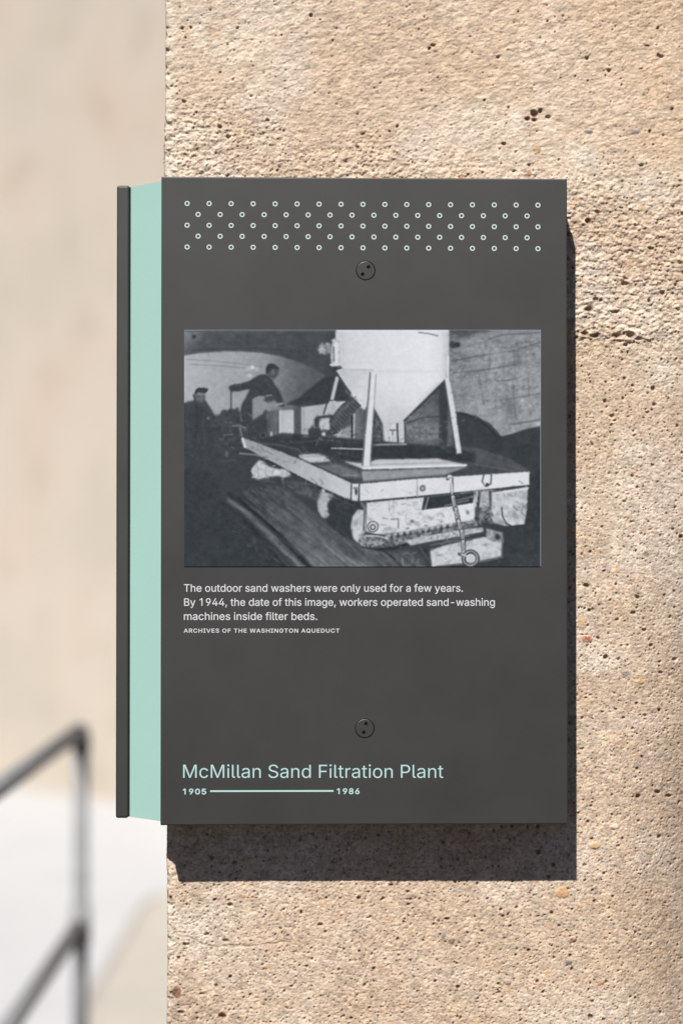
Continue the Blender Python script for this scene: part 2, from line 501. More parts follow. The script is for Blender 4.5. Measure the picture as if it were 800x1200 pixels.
for k, dd in enumerate((0.0, 1.75)):
    bm = bmesh.new()
    add_tube(bm, [DIR * dd + Vector((0, 0, HM - 0.04)), DIR * dd + Vector((0, 0, HM + 0.04))], RP + 0.0045)
    add_tube(bm, [Vector((0, 0, HM)) + DIR * dd, Vector((0, 0, HM)) + DIR * (dd + (0.055 if k == 0 else -0.055))], RP + 0.004)
    link('tee_fitting', bm_mesh(bm, 'tee_fitting', True), m, rail)
    bm = bmesh.new()
    add_tube(bm, [DIR * dd, DIR * dd + Vector((0, 0, 0.012))], [0.055, 0.055])
    link('base_flange', bm_mesh(bm, 'base_flange', True), m, rail)
bm = bmesh.new()
add_tube(bm, [DIR * 1.75, DIR * 1.75 + Vector((0, 0, HT + 0.01))], RP)
link('post', bm_mesh(bm, 'post', True), m, rail)

# ------------------------------------------------------------------ the sign
CZ = 1.5
W, H = 0.376, 0.599
X0, X1 = -0.1685, -0.1685 + W
ZT, ZB = CZ + H / 2, CZ - H / 2
YF = -0.047
LID = 0.012
sign = thing('wall_sign', 'dark grey interpretive sign with mint corner edge and old photograph, wrapped round the stone pillar', 'sign', (X0, 0, CZ))
OFF = Vector((X0, 0, CZ))


def sign_part(name, me, mat, parent=None):
    o = link(name, me, mat, parent or sign)
    me.transform(__import__('mathutils').Matrix.Translation(-OFF))
    return o


# corners of the panel in the photograph, for laying out its printing on the panel face
TL, TR, BL, BR = [np.array(c, float) for c in ((189.3, 206.8), (663.9, 209.5), (188.1, 967.3), (664.9, 965.5))]


def face(px, py):
    u, v = 0.5, 0.5
    for _ in range(12):
        p = TL * (1 - u) * (1 - v) + TR * u * (1 - v) + BL * (1 - u) * v + BR * u * v
        du = (TR - TL) * (1 - v) + (BR - BL) * v
        dv = (BL - TL) * (1 - u) + (BR - TR) * u
        s = np.linalg.solve(np.array([du, dv]).T, np.array([px, py]) - p)
        u += s[0]; v += s[1]
    return X0 + u * W, ZT - v * H


# painted metal
def paint(name, c, rough=0.42, spec=0.4, mott=0.05):
    m, n, l, b = material(name, c, rough, 0.0, spec)
    co = obj_coord(n, l)
    nz = noise_node(n, l, 14, 5, 0.6, co)
    mr = n.new('ShaderNodeMapRange')
    mr.inputs['From Min'].default_value = 0.3; mr.inputs['From Max'].default_value = 0.7
    mr.inputs['To Min'].default_value = rough - 0.045; mr.inputs['To Max'].default_value = rough + 0.045
    l.new(nz.outputs['Fac'], mr.inputs['Value'])
    l.new(mr.outputs['Result'], b.inputs['Roughness'])
    c2 = noise_node(n, l, 1600, 2, 0.5, co)
    k = [(0.3, tuple(x * 0.95 for x in c[:3]) + (1,)), (0.7, tuple(x * 1.05 for x in c[:3]) + (1,))]
    c3 = noise_node(n, l, 9, 6, 0.65, co)
    mu = n.new('ShaderNodeMixRGB'); mu.blend_type = 'MULTIPLY'; mu.inputs[0].default_value = 1
    l.new(ramp(n, l, c2.outputs['Fac'], k), mu.inputs[1])
    l.new(ramp(n, l, c3.outputs['Fac'], [(0.32, (1 - mott, 1 - mott, 1 - mott, 1)), (0.68, (1 + mott, 1 + mott, 1 + mott, 1))]), mu.inputs[2])
    l.new(mu.outputs[0], b.inputs['Base Color'])
    bump(n, l, b, noise_node(n, l, 1100, 2, 0.5, co).outputs['Fac'], 0.10, 0.0002)
    return m


M_DARK = paint('charcoal_paint', (0.0205, 0.0200, 0.0170, 1), 0.55, 1.0)
M_MINT = paint('mint_paint', rgb(180, 220, 210), 0.5, 0.3, 0.012)
M_BLACK = material('gap_shade_black', (0.008, 0.008, 0.008, 1), 0.8)[0]
M_STEEL = paint('charcoal_screw', (0.0225, 0.022, 0.019, 1), 0.5, 1.0)
M_INK_W = material('white_ink', rgb(222, 224, 226), 0.55, 0, 0.3)[0]
M_INK_M = material('mint_ink', rgb(192, 227, 225), 0.55, 0, 0.3)[0]
M_INK_R = material('pale_mint_ink', rgb(212, 228, 224), 0.55, 0, 0.3)[0]


def cut(me, cutters, name):
    """real holes: boolean the cylinders out of the mesh and return the result"""
    o = bpy.data.objects.new('work', me); C.objects.link(o)
    tmp = []
    for bmc in cutters:
        cme = bpy.data.meshes.new('cut'); bmesh.ops.recalc_face_normals(bmc, faces=bmc.faces[:]); bmc.to_mesh(cme); bmc.free()
        co = bpy.data.objects.new('cut', cme); C.objects.link(co); tmp.append(co)
        md = o.modifiers.new('b', 'BOOLEAN'); md.operation = 'DIFFERENCE'; md.object = co; md.solver = 'EXACT'
    dg = bpy.context.evaluated_depsgraph_get()
    out = bpy.data.meshes.new_from_object(o.evaluated_get(dg))
    out.name = name
    for t in tmp + [o]:
        bpy.data.objects.remove(t, do_unlink=True)
    return out


def cyl_y(x, z, r, y0, y1, n=48, bm=None):
    bm = bm or bmesh.new()
    add_tube(bm, [(x, y0, z), (x, y1, z)], r, n)
    return bm


SCREWS = [(427.6, 317.5, ((430.9, 313.3), (424.0, 321.8))), (426.6, 854.0, ((428.0, 848.6), (425.4, 858.8)))]
HEADR, HOLER = 0.0086, 0.0091
bm = bmesh.new()
add_box(bm, X0, X1, YF, YF + LID, ZB, ZT, 0.0011, 3)
me = bm_mesh(bm, 'front_panel')
cuts = []
for px, py, _ in SCREWS:
    x, z = face(px, py)
    cuts.append(cyl_y(x, z, HOLER, YF - 0.01, YF + 0.0035))
front = sign_part('front_panel', cut(me, cuts, 'front_panel'), M_DARK)
for px, py, holes in SCREWS:
    x, z = face(px, py)
    bm = bmesh.new()
    # dished head with a rounded rim standing a hair below the panel face
    add_tube(bm, [(x, YF + 0.0032, z), (x, YF + 0.0008, z), (x, YF + 0.0003, z), (x, YF + 0.0001, z)], [HEADR, HEADR, HEADR - 0.0002, HEADR - 0.0006], 48)
    me = bm_mesh(bm, 'screw')
    cs = []
    for hx, hy in holes:
        xx, zz = face(hx, hy)
        cs.append(cyl_y(xx, zz, 0.0017, YF - 0.01, YF + 0.0026, 24))
    sign_part('screw', cut(me, cs, 'screw'), M_STEEL, front)

SX0 = X0 - 0.0445            # outer face of the side panel, round the corner of the pillar
bm = bmesh.new()
add_box(bm, SX0, SX0 + LID, 0.0, W, ZB + 0.0008, ZT - 0.0006, 0.0022, 4)
sign_part('side_panel', bm_mesh(bm, 'side_panel'), M_DARK)


def prism(pts, z0, z1):
    bm = bmesh.new()
    A = [bm.verts.new((x, y, z0)) for x, y in pts]
    B = [bm.verts.new((x, y, z1)) for x, y in pts]
    bm.faces.new(A); bm.faces.new(B)
    for k in range(len(pts)):
        bm.faces.new((A[k], A[(k + 1) % len(pts)], B[(k + 1) % len(pts)], B[k]))
    return bm


xi = SX0 + LID
INS = 0.0022
bm = prism([(X0 + 0.0003, YF + LID), (xi + 0.0013, -0.0004), (xi + 0.0013, 0.006), (X0 - 0.004, 0.006), (X0 - 0.004, -0.0045), (X0 + 0.006, -0.0045), (X0 + 0.006, YF + LID)], ZB + INS, ZT - INS)
sign_part('corner_strip', bm_mesh(bm, 'corner_strip'), M_MINT)
bm = prism([(xi, 0.0012), (xi + 0.0013, 0.0012), (xi + 0.0013, 0.006), (xi, 0.006)], ZB + INS, ZT - INS)  # black strip added in the seam to stand in for its shade
sign_part('gap_shade', bm_mesh(bm, 'gap_shade'), M_BLACK)
bm = bmesh.new()
add_box(bm, X0 + 0.0062, X1 - 0.0004, YF + LID, 0.001, ZB + INS, ZT - INS, 0.0006, 2)
add_box(bm, xi, X0 - 0.0035, 0.0062, W - 0.003, ZB + INS, ZT - INS, 0.0006, 2)
sign_part('backing_box', bm_mesh(bm, 'backing_box'), M_DARK)

# ---- lettering
EPS = 0.00022
FONT = None
try:
    fp = os.path.join(bpy.utils.system_resource('DATAFILES'), 'fonts', 'Inter.woff2')
    if os.path.exists(fp):
        FONT = bpy.data.fonts.load(fp)
except Exception:
    FONT = None


def text_mesh(s, offset, spacing=1.0):
    """outlines of the lettering, thickened by offset, filled by winding number (the font's strokes overlap)"""
    cu = bpy.data.curves.new('t', 'FONT')
    cu.body = s
    if FONT:
        cu.font = FONT
    cu.size = 1.0
    cu.space_character = spacing
    o = bpy.data.objects.new('t', cu); C.objects.link(o)
    dg = bpy.context.evaluated_depsgraph_get()
    oe = o.evaluated_get(dg)
    cv = oe.to_curve(dg)
    loops = []
    for sp in cv.splines:
        bp = sp.bezier_points
        pts = []
        for i in range(len(bp)):
            p, q = bp[i], bp[(i + 1) % len(bp)]
            a_, b_, c_, d_ = [np.array(v[:2]) for v in (p.co, p.handle_right, q.handle_left, q.co)]
            straight = abs(np.cross(b_ - a_, d_ - a_)) < 1e-6 and abs(np.cross(c_ - a_, d_ - a_)) < 1e-6
            for t in ([0.0] if straight else np.linspace(0, 1, 7)[:-1]):
                pts.append(a_ * (1 - t) ** 3 + 3 * b_ * t * (1 - t) ** 2 + 3 * c_ * t * t * (1 - t) + d_ * t ** 3)
        out = [pts[0]]
        for p in pts[1:]:
            if np.hypot(*(p - out[-1])) > 1e-4:
                out.append(p)
        if np.hypot(*(out[0] - out[-1])) < 1e-4:
            out.pop()
        out = np.array(out)
        if '1' in s and len(out) == 4 and abs(np.ptp(out[:, 0]) - 0.315) < 0.006 and abs(np.ptp(out[:, 1]) - 0.055) < 0.004:
            continue                      # a figure one without a foot
        if len(out) >= 3:
            loops.append(np.array(out))
    oe.to_curve_clear()
    bpy.data.objects.remove(o, do_unlink=True)
    area = lambda L: 0.5 * np.sum(L[:, 0] * np.roll(L[:, 1], -1) - L[:, 1] * np.roll(L[:, 0], -1))
    sgn = np.sign(sum(area(L) for L in loops))
    if offset:
        for k, L in enumerate(loops):
            e1 = L - np.roll(L, 1, 0); e2 = np.roll(L, -1, 0) - L
            e1 /= np.linalg.norm(e1, axis=1)[:, None]; e2 /= np.linalg.norm(e2, axis=1)[:, None]
            n1 = np.c_[e1[:, 1], -e1[:, 0]] * sgn; n2 = np.c_[e2[:, 1], -e2[:, 0]] * sgn
            mi = n1 + n2
            ln = np.linalg.norm(mi, axis=1)
            mi = mi / np.maximum(ln, 1e-6)[:, None]
            ml = 1.0 / np.clip(ln / 2, 0.5, 1)
            loops[k] = L + mi * (offset * ml)[:, None]
    from mathutils.geometry import delaunay_2d_cdt
    # group loops that touch, by x overlap, so each triangulation stays small
    order = sorted(range(len(loops)), key=lambda k: loops[k][:, 0].min())
    groups, hi = [], -9
    for k in order:
        if loops[k][:, 0].min() > hi:
            groups.append([])
        groups[-1].append(k)
        hi = max(hi, loops[k][:, 0].max())
    V, F = [], []
    for g in groups:
        vs, es = [], []
        for k in g:
            b0 = len(vs)
            vs += [Vector(p) for p in loops[k]]
            es += [(b0 + i, b0 + (i + 1) % len(loops[k])) for i in range(len(loops[k]))]
        ov, oed, of, *_ = delaunay_2d_cdt(vs, es, [], 0, 1e-6)
        ov = np.array([v[:2] for v in ov])
        b0 = len(V)
        V += [(x, y, 0) for x, y in ov]
        for f in of:
            c = ov[list(f)].mean(0)
            wn_ = 0.0
            for k in g:
                d = loops[k] - c
                an = np.arctan2(d[:, 1], d[:, 0])
                df = np.roll(an, -1) - an
                wn_ += np.sum((df + np.pi) % (2 * np.pi) - np.pi)
            if abs(wn_) > np.pi:
                F.append([b0 + i for i in f])
    me = bpy.data.meshes.new('t')
    me.from_pydata(V, [], F)
    return me, np.array(V, np.float32)


_, vH = text_mesh('H', 0.0)
CAP = float(vH[:, 1].max())


def lettering(name, s, x0, x1, base, cap, mat, offset=0.0, spacing=1.0, parent=None, label=None):
    me, v = text_mesh(s, offset, spacing)
    a, bb = face(x0, base), face(x1, base)
    t = (v[:, 0] - v[:, 0].min()) / (v[:, 0].max() - v[:, 0].min())
    hz = (face(x0, base - cap)[1] - a[1]) / CAP
    out = np.empty_like(v)
    out[:, 0] = a[0] + t * (bb[0] - a[0])
    out[:, 1] = YF - EPS
    out[:, 2] = a[1] + t * (bb[1] - a[1]) + v[:, 1] * hz
    me.vertices.foreach_set('co', out.ravel())
    me.update()
    me.name = name
    if len(me.polygons) and me.polygons[0].normal.y > 0:
        me.flip_normals()
    return sign_part(name, me, mat, parent or front)


lettering('caption_line', 'The outdoor sand washers were only used for a few years.', 215.5, 541.5, 694.2, 8.7, M_INK_W, 0.005)
lettering('caption_line', 'By 1944, the date of this image, workers operated sand-washing', 215.7, 579.0, 710.7, 8.7, M_INK_W, 0.005)
lettering('caption_line', 'machines inside filter beds.', 215.5, 371.0, 727.2, 8.7, M_INK_W, 0.005)
lettering('credit_line', 'ARCHIVES OF THE WASHINGTON AQUEDUCT', 215.3, 397.0, 742.0, 4.5, M_INK_W, 0.014, 1.12)
lettering('title_line', 'McMillan Sand Filtration Plant', 214.6, 518.5, 911.8, 15.4, M_INK_M, -0.003)
lettering('date', '1905', 214.3, 241.5, 930.9, 6.3, M_INK_M, 0.020, 1.12)
lettering('date', '1986', 394.0, 420.5, 930.5, 6.3, M_INK_M, 0.020, 1.12)
bm = bmesh.new()
vs = [face(246.0, 926.3), face(390.0, 926.0), face(390.0, 928.0), face(246.0, 928.3)]
bm.faces.new([bm.verts.new((x, YF - EPS, z)) for x, z in vs[::-1]])
sign_part('timeline_bar', bm_mesh(bm, 'timeline_bar'), M_INK_M, front)
bm = bmesh.new()
for r in range(5):
    k = 17 if r % 2 == 0 else 16
    for c in range(k):
        fx = c + (0 if k == 17 else 0.5)
        px = 219.2 + fx * (629.6 - 219.2) / 16
        py = 238.6 + 12.8 * r + (px - 219) / 411 * 2.0
        x, z = face(px, py)
        ro, ri = 0.00238, 0.00130
        A = [bm.verts.new((x + ro * math.cos(t), YF - EPS, z + ro * math.sin(t))) for t in np.linspace(0, 2 * math.pi, 20, endpoint=False)]
        B = [bm.verts.new((x + ri * math.cos(t), YF - EPS, z + ri * math.sin(t))) for t in np.linspace(0, 2 * math.pi, 20, endpoint=False)]
        for q in range(20):
            bm.faces.new((A[q], A[(q + 1) % 20], B[(q + 1) % 20], B[q]))
sign_part('ring_pattern', bm_mesh(bm, 'ring_pattern'), M_INK_R, front)

# ---- the printed archive photograph: painted in code, point by point, as one printed sheet
PX0, PX1, PY0, PY1 = 215.8, 633.2, 387.2, 665.0
SS = 2
GW, GH = int(round((PX1 - PX0) * SS)), int(round((PY1 - PY0) * SS))
img = np.full((GH, GW), 68.0, np.float32)
gx = PX0 + (np.arange(GW) + 0.5) / SS
gy = PY0 + (np.arange(GH) + 0.5) / SS
GX, GY = np.meshgrid(gx, gy)
GX = GX.astype(np.float32); GY = GY.astype(np.float32)


def blur(a, r):
    if r <= 0:
        return a
    k = int(math.ceil(r * 2.5))
    w_ = np.exp(-0.5 * (np.arange(-k, k + 1) / r) ** 2); w_ /= w_.sum()
    p = np.pad(a, ((k, k), (0, 0)), 'edge')
    a = sum(w_[i] * p[i:i + a.shape[0]] for i in range(2 * k + 1))
    p = np.pad(a, ((0, 0), (k, k)), 'edge')
    return sum(w_[i] * p[:, i:i + a.shape[1]] for i in range(2 * k + 1))


def mask(pts, soft=0.7):
    pts = np.array(pts, float)
    ins = np.zeros(GX.shape, bool)
    j = len(pts) - 1
    for i in range(len(pts)):
        (xa, ya), (xb, yb) = pts[i], pts[j]
        if ya != yb:
            ins ^= ((ya > GY) != (yb > GY)) & (GX < (xb - xa) * (GY - ya) / (yb - ya) + xa)
        j = i
    return blur(ins.astype(np.float32), soft * SS)


def fill(pts, v, soft=0.6, nz=0.0, ns=4.0, k=1):
    global img
    a = mask(pts, soft)
    val = v(GX, GY) if callable(v) else v
    if nz:
        val = val + fbm(GX / ns, GY / ns, k, 3) * nz
    img = img * (1 - a) + val * a


def grad(xa, ya, va, xb, yb, vb):
    def f(x, y):
        t = np.clip(((x - xa) * (xb - xa) + (y - ya) * (yb - ya)) / ((xb - xa) ** 2 + (yb - ya) ** 2), 0, 1)
        return va + (vb - va) * t
    return f


def line(pts, wd, v, soft=0.5, al=1.0):
    global img
    d = np.full(GX.shape, 1e9, np.float32)
    for (xa, ya), (xb, yb) in zip(pts[:-1], pts[1:]):
        L = (xb - xa) ** 2 + (yb - ya) ** 2 + 1e-9
        t = np.clip(((GX - xa) * (xb - xa) + (GY - ya) * (yb - ya)) / L, 0, 1)
        d = np.minimum(d, np.hypot(GX - xa - t * (xb - xa), GY - ya - t * (yb - ya)))
    a = np.clip((wd / 2 + soft - d) / (2 * soft), 0, 1) * al
    img = img * (1 - a) + v * a


def disc(x, y, rx, ry, v, soft=0.25, al=1.0):
    global img
    d = np.hypot((GX - x) / rx, (GY - y) / ry)
    a = np.clip((1 + soft - d) / (2 * soft), 0, 1) * al
    img = img * (1 - a) + v * a


def ring(x, y, r, wd, v, al=1.0):
    global img
    d = np.abs(np.hypot(GX - x, GY - y) - r)
    a = np.clip((wd / 2 + 0.5 - d), 0, 1) * al
    img = img * (1 - a) + v * a


exec_pic = True
# vault ceiling and the lit back wall under its arch
fill([(214, 385), (400, 385), (400, 445), (214, 425)], grad(216, 400, 84, 390, 410, 73), 0.5, 5, 12, 2)
fill([(214, 385), (244, 385), (238, 396), (228, 408), (222, 416), (214, 419)], grad(216, 388, 128, 240, 412, 80), 3)
line([(218, 389), (392, 389)], 2.5, 96, 1.2, 0.7)
disc(227.5, 395.5, 2.2, 2.2, 58, 0.5)
line([(226, 411), (300, 409), (345, 413)], 1, 60, 1, .6)
LW = [(214, 418), (232, 415), (255, 413), (280, 412.7), (305, 414.2), (330, 419), (350, 425.5), (368, 433.5), (381, 441), (366, 454), (350, 467), (345, 490), (214, 500)]
fill(LW, lambda x, y: np.interp(x, [216, 245, 280, 305, 325, 345, 362, 380], [176, 165, 158, 150, 128, 104, 94, 88]) - 4 * np.clip((y - 440) / 40, 0, 1), 0.8, 3, 9, 3)
line([(218, 422), (250, 424), (290, 428), (315, 432)], 1, 128, 0.6, .7)
line([(222, 428), (262, 430), (300, 434)], 1, 122, 0.6, .7)
line([(262, 437), (300, 439)], 1, 140, 0.6, .5)
disc(295.3, 431.5, 2.2, 2.2, 208, 0.6); disc(291, 433, 3, 2, 185, .6, .7); disc(300, 433.5, 2.5, 2, 180, .6, .7); disc(292, 441, 2.6, 2.2, 186, 0.7)
# workman on the left
fill([(214, 474), (221, 471.5), (227, 470.5), (230, 467), (239, 468), (245, 476), (249, 483), (252, 488), (256, 495), (262, 530), (214, 530)], 68, 0.9, 4, 6, 4)
fill([(229, 461), (240, 461), (241, 467), (239.5, 471), (236, 473), (230, 470), (228, 466)], 104, 0.8)
fill([(228, 461.5), (229.5, 457.5), (233, 455.3), (239, 455.2), (243.8, 456.5), (243.8, 459), (240.5, 461.8), (232, 460.6), (229, 464)], 62, 0.5)
line([(232, 463), (239, 463.5)], 1.3, 150, .7, .7)
line([(227, 464), (229, 470)], 2, 66, .7)
disc(244, 491, 1.6, 1.6, 112, .6)
disc(233.5, 465.2, 1.0, .7, 70, .5, .8); disc(237.8, 465.4, 1.0, .7, 70, .5, .8); line([(236, 466), (236.6, 468)], .9, 128, .5, .7); line([(233.6, 470.2), (237.6, 470.4)], .9, 74, .5, .7)
line([(222, 474), (219, 490), (221, 512)], 1.6, 82, 1.2, .6); line([(240, 476), (238, 495), (240, 520)], 1.6, 80, 1.2, .6); line([(246, 482), (249, 496)], 1.4, 86, 1.0, .6)
line([(231, 474), (231, 500), (229, 524)], 1.2, 56, 1.0, .7)
# dark plant between the men
fill([(250, 489), (257, 487), (260, 482), (263, 480.5), (266, 482), (270, 479), (275, 481), (278, 478), (281, 484), (283, 500), (300, 530), (250, 530)], 70, 0.9, 5, 4, 5)
line([(270.8, 459), (270.6, 481)], 1.7, 84, .6)
# workman reaching at the centre
fill([(296, 444.5), (303, 440.5), (309, 439.5), (314, 441), (319, 446), (322, 452), (327, 459), (331, 468), (333, 478), (327, 477), (322, 470), (312, 465), (303, 465), (296, 468.5), (296, 500), (284, 497), (281, 485), (283, 475), (287, 468), (291, 460), (293, 450)], 68, 0.8, 3, 5, 6)
fill([(268, 453.5), (272, 452), (281, 450.5), (290, 448), (297, 445), (299, 456), (291, 457), (280, 459.5), (272, 459.8), (268.2, 458)], 66, 0.7)
fill([(313, 429.5), (316, 427.5), (321, 428), (325, 431), (326.8, 434), (325, 441), (321, 446), (316, 443), (312, 439), (311.5, 434)], 84, 0.8)
fill([(311.5, 432), (313, 428.5), (317, 427), (321, 428), (326, 432), (327, 434.5), (322, 433), (316, 434.5), (313, 439), (311, 440)], 60, 0.7)
disc(319.6, 437, 2.2, 3.2, 108, .7)
disc(322, 436.4, 1.0, .8, 66, .5, .8); line([(320.6, 441.2), (322.8, 441)], .9, 66, .5, .8); line([(325, 436), (326, 438.6), (324.6, 439)], 1.0, 104, .5, .8)
line([(299, 445), (308, 443), (316, 448)], 1.5, 86, 1.0, .6); line([(310, 448), (318, 456), (324, 466)], 1.6, 84, 1.1, .6); line([(300, 455), (306, 462)], 1.4, 56, .9, .7); line([(288, 470), (287, 488)], 1.5, 82, 1.0, .6)
line([(276, 453), (290, 450)], 1.3, 84, .9, .6)
fill([(296.5, 468.5), (303, 466.5), (310, 467.5), (310, 478), (306, 486), (302, 491), (296.3, 493)], 138, 0.9, 5, 4, 2)
fill([(310, 466), (320, 464.5), (321, 470), (314, 473), (309, 471)], 78, 0.8)
line([(308, 477), (318, 476), (330, 474)], 2.6, 142, 1.0)
line([(312, 464.5), (318, 464)], 1.2, 150, .7)
fill([(296, 493), (306, 487), (312, 480), (313, 518), (296, 518)], 68, 1)
disc(308, 510, 3, 3.5, 56, .4); ring(308, 511, 3.2, 1.2, 120, .5)
line([(273, 500), (281, 499.5), (287, 503)], 1.8, 124, .8)
line([(262, 511), (272, 510)], 1.6, 108, .8)
line([(281, 503), (283, 511)], 1.6, 128, .8)
# machine housing
fill([(333, 475), (352, 466), (381, 442), (394, 441), (412, 462), (410, 474), (380, 477), (352, 477)], 64, 0.9, 3, 5, 3)
fill([(312, 483), (326, 481), (326, 518), (313, 518)], grad(312, 490, 84, 326, 490, 112), 0.8, 4, 3, 4)
fill([(343, 479), (353, 477), (353, 518), (343, 518)], 86, 0.8, 4, 3, 4)
fill([(325.8, 482), (343.6, 481), (343.6, 516), (333, 519.5), (325.8, 519)], grad(326, 490, 172, 343, 500, 190), 0.7, 3, 8, 1)
line([(325.5, 482), (325.5, 518)], 1.2, 80, .5)
line([(328, 482), (328, 517)], 1, 205, .5, .6)
line([(317.5, 508), (318, 517)], 2.2, 190, .8)
fill([(352.5, 478), (380, 474.5), (392, 471), (402, 471), (402, 516), (352.5, 517)], 172, 0.8, 4, 8, 2)
line([(355.5, 480), (355.5, 516)], 1, 132, .5, .7)
fill([(400, 477), (430, 475), (430, 520), (400, 520)], 86, 0.9, 5, 4, 2)
# left strut
line([(394.3, 444), (388.5, 468)], 4.2, 182, .7)
line([(391, 444), (386, 466)], 1.2, 74, .6)
line([(387, 473), (382.5, 490)], 4.5, 180, .7)
line([(383, 472), (378.5, 486)], 1.6, 66, .6)
line([(391, 472), (396, 480)], 3, 186, .8)
line([(397, 474), (403, 472)], 2, 196, .8)
# motor and ribbed hose
fill([(367, 492), (371, 488.5), (388, 487), (396, 492), (398, 508), (388, 514), (370, 513), (362, 516), (360, 505), (366, 500)], 66, 0.8, 6, 3, 3)
fill([(374, 491.5), (385.5, 490.5), (386, 504), (376, 505.5), (373, 500)], 186, 0.8, 4, 3, 5)
line([(367, 494), (368, 502)], 1.4, 160, .6)
disc(378.5, 510, 2.2, 2.8, 205, .5); line([(391, 512), (398, 508)], 3, 176, 1)
fill([(400, 505), (411, 498), (411, 516), (398, 516)], 150, .9)
line([(414.5, 486), (414, 516)], 2, 178, .6)
line([(411.5, 488), (411.5, 516)], 1.6, 54, .6)
fill([(416, 480), (428, 478), (427, 519), (416, 519)], grad(416, 500, 118, 428, 500, 84), .8)
# right vault wall in stone blocks
fill([(522, 385), (636, 385), (636, 500), (608, 508), (588, 514), (574, 498), (556, 488), (540, 484), (522, 484)], lambda x, y: 134 + 12 * np.clip((y - 400) / 60, 0, 1) - 10 * np.clip((565 - x) / 40, 0, 1), 0.8, 13, 4, 6)
wl_ = mask([(526, 398), (634, 392), (634, 498), (600, 505), (575, 495), (545, 484), (526, 482)], 2)
img = img + wl_ * (fbm(GX / 16, (GY + 0.12 * GX) / 3.2, 3, 4) * 9 + fbm(GX / 1.6, GY / 1.4, 6, 2) * 7)
fill([(522, 385), (585, 385), (560, 391), (545, 396), (524, 394)], 84, 2.5, 6, 5, 1)
fill([(545, 398), (575, 391), (636, 388), (636, 396), (560, 402)], 140, 2, 10, 5, 4)
for p in (((528, 424), (560, 418), (600, 412), (632, 402)), ((530, 438), (570, 434), (605, 428)), ((582, 447.5), (600, 446), (614, 441)), ((585, 470), (610, 466), (632, 462)), ((600, 498), (632, 493)), ((572, 398), (590, 393), (632, 391))):
    line(p, 1.5, 90, 1.0, .75)
for p in (((601, 409), (602, 436)), ((573, 412), (572, 436)), ((600, 448), (603, 492)), ((560, 440), (566, 475)), ((618, 440), (619, 466))):
    line(p, 1.4, 98, 1.0, .6)
for x_, y_, rx, ry, v in ((583, 416, 9, 4, 160), (612, 433, 9, 4, 164), (612, 441, 5, 2.4, 186), (560, 428, 8, 4, 146), (584, 490, 8, 5, 160), (612, 470, 10, 4, 150), (626, 440, 5, 20, 148), (590, 484, 5, 3, 168), (611, 470, 2, 1.4, 205), (630, 498, 2.5, 1.5, 205), (548, 450, 10, 4, 142), (618, 490, 10, 3, 152), (540, 470, 8, 8, 128), (596, 478, 8, 14, 108), (560, 460, 9, 6, 142), (607, 420, 4, 12, 112)):
    disc(x_, y_, rx, ry, v, .8, .65)
fill([(525, 402.5), (531, 401), (538, 403), (538, 407), (530, 409), (525, 408)], 54, .8)
line([(527, 398), (527, 412)], 3, 88, 1, .6)
# dark arched opening at the right, and the dark below
fill([(524, 485), (532, 484.5), (545, 486.5), (558, 492), (570, 501), (578, 509), (584, 516), (588, 530), (590, 560), (524, 560)], 66, 0.9, 2, 6, 2)
line([(531, 484.5), (546, 486.8), (559, 492.5), (571, 501.5), (582, 513)], 2, 54, .8)
fill([(580, 514), (600, 509), (618, 503), (636, 500), (636, 668), (560, 668), (560, 540)], 66, 0.8, 3, 8, 3)
fill([(604, 558), (636, 548), (636, 668), (604, 668)], grad(610, 600, 62, 610, 660, 70), 2, 4, 6, 1)
# wall seen under the hopper
fill([(518, 449), (494, 474), (470, 497), (474, 500), (474, 524), (530, 524), (524, 450)], grad(510, 455, 84, 495, 490, 104), 0.8, 8, 4, 4)
fill([(474, 498), (512, 497), (514, 516), (480, 518)], 118, 1.2, 16, 3.5, 6)
fill([(513, 452), (521, 448), (524, 470), (523, 524), (514, 524)], 66, 1)
line([(476, 497), (495, 490), (518, 489)], 1.4, 70, .7)
# hopper
fill([(393, 385), (524.7, 385), (524.5, 420), (521, 444.5), (506, 459.5), (490, 475.5), (468, 496.5), (447, 497.5), (437, 478), (434, 470), (424, 479), (413, 468), (404, 455), (393, 438), (397, 430), (397, 402), (392, 398)], grad(400, 430, 206, 500, 410, 217), 0.7, 1.5, 12, 2)
hm_ = mask([(393, 385), (524.7, 385), (524.5, 420), (521, 444.5), (468, 496.5), (447, 497.5), (404, 455), (393, 438)], 1.5)
img = img + hm_ * (np.interp(GX, [392, 412, 450, 500, 516, 525], [-16, -4, 0, 2, -6, -22]) - 16 * np.clip((GY - 446) / 50, 0, 1) ** 1.5 - 7 * np.exp(-((GY - 436.5) / 2.2) ** 2))
fill([(393, 435), (436, 434), (434, 470), (426, 482), (414, 469), (404, 454)], grad(400, 440, 188, 430, 465, 204), 1.0, 5, 6, 3)
line([(397, 433.5), (436, 434.5)], 1.3, 160, .8, .6)
fill([(437, 470), (458, 470), (480, 484), (468, 496.5), (447, 497.5)], grad(458, 470, 205, 458, 497, 192), 3, 3, 5, 5)
fill([(516, 388), (525, 388), (524.5, 420), (521, 444), (514, 450)], grad(514, 420, 214, 525, 420, 184), 1.2)
line([(519, 449), (494, 474), (470, 497)], 1.6, 60, .6)
line([(512, 450), (490, 471)], 4, 194, 1.5, .6)
line([(490, 390.5), (500, 391.5), (512, 394.5)], 1.4, 96, .6, .8)
line([(394, 388.6), (524, 388.6)], 1.6, 226, .6, .6)
line([(393.5, 438), (404, 454), (410, 462)], 2.2, 58, .7)
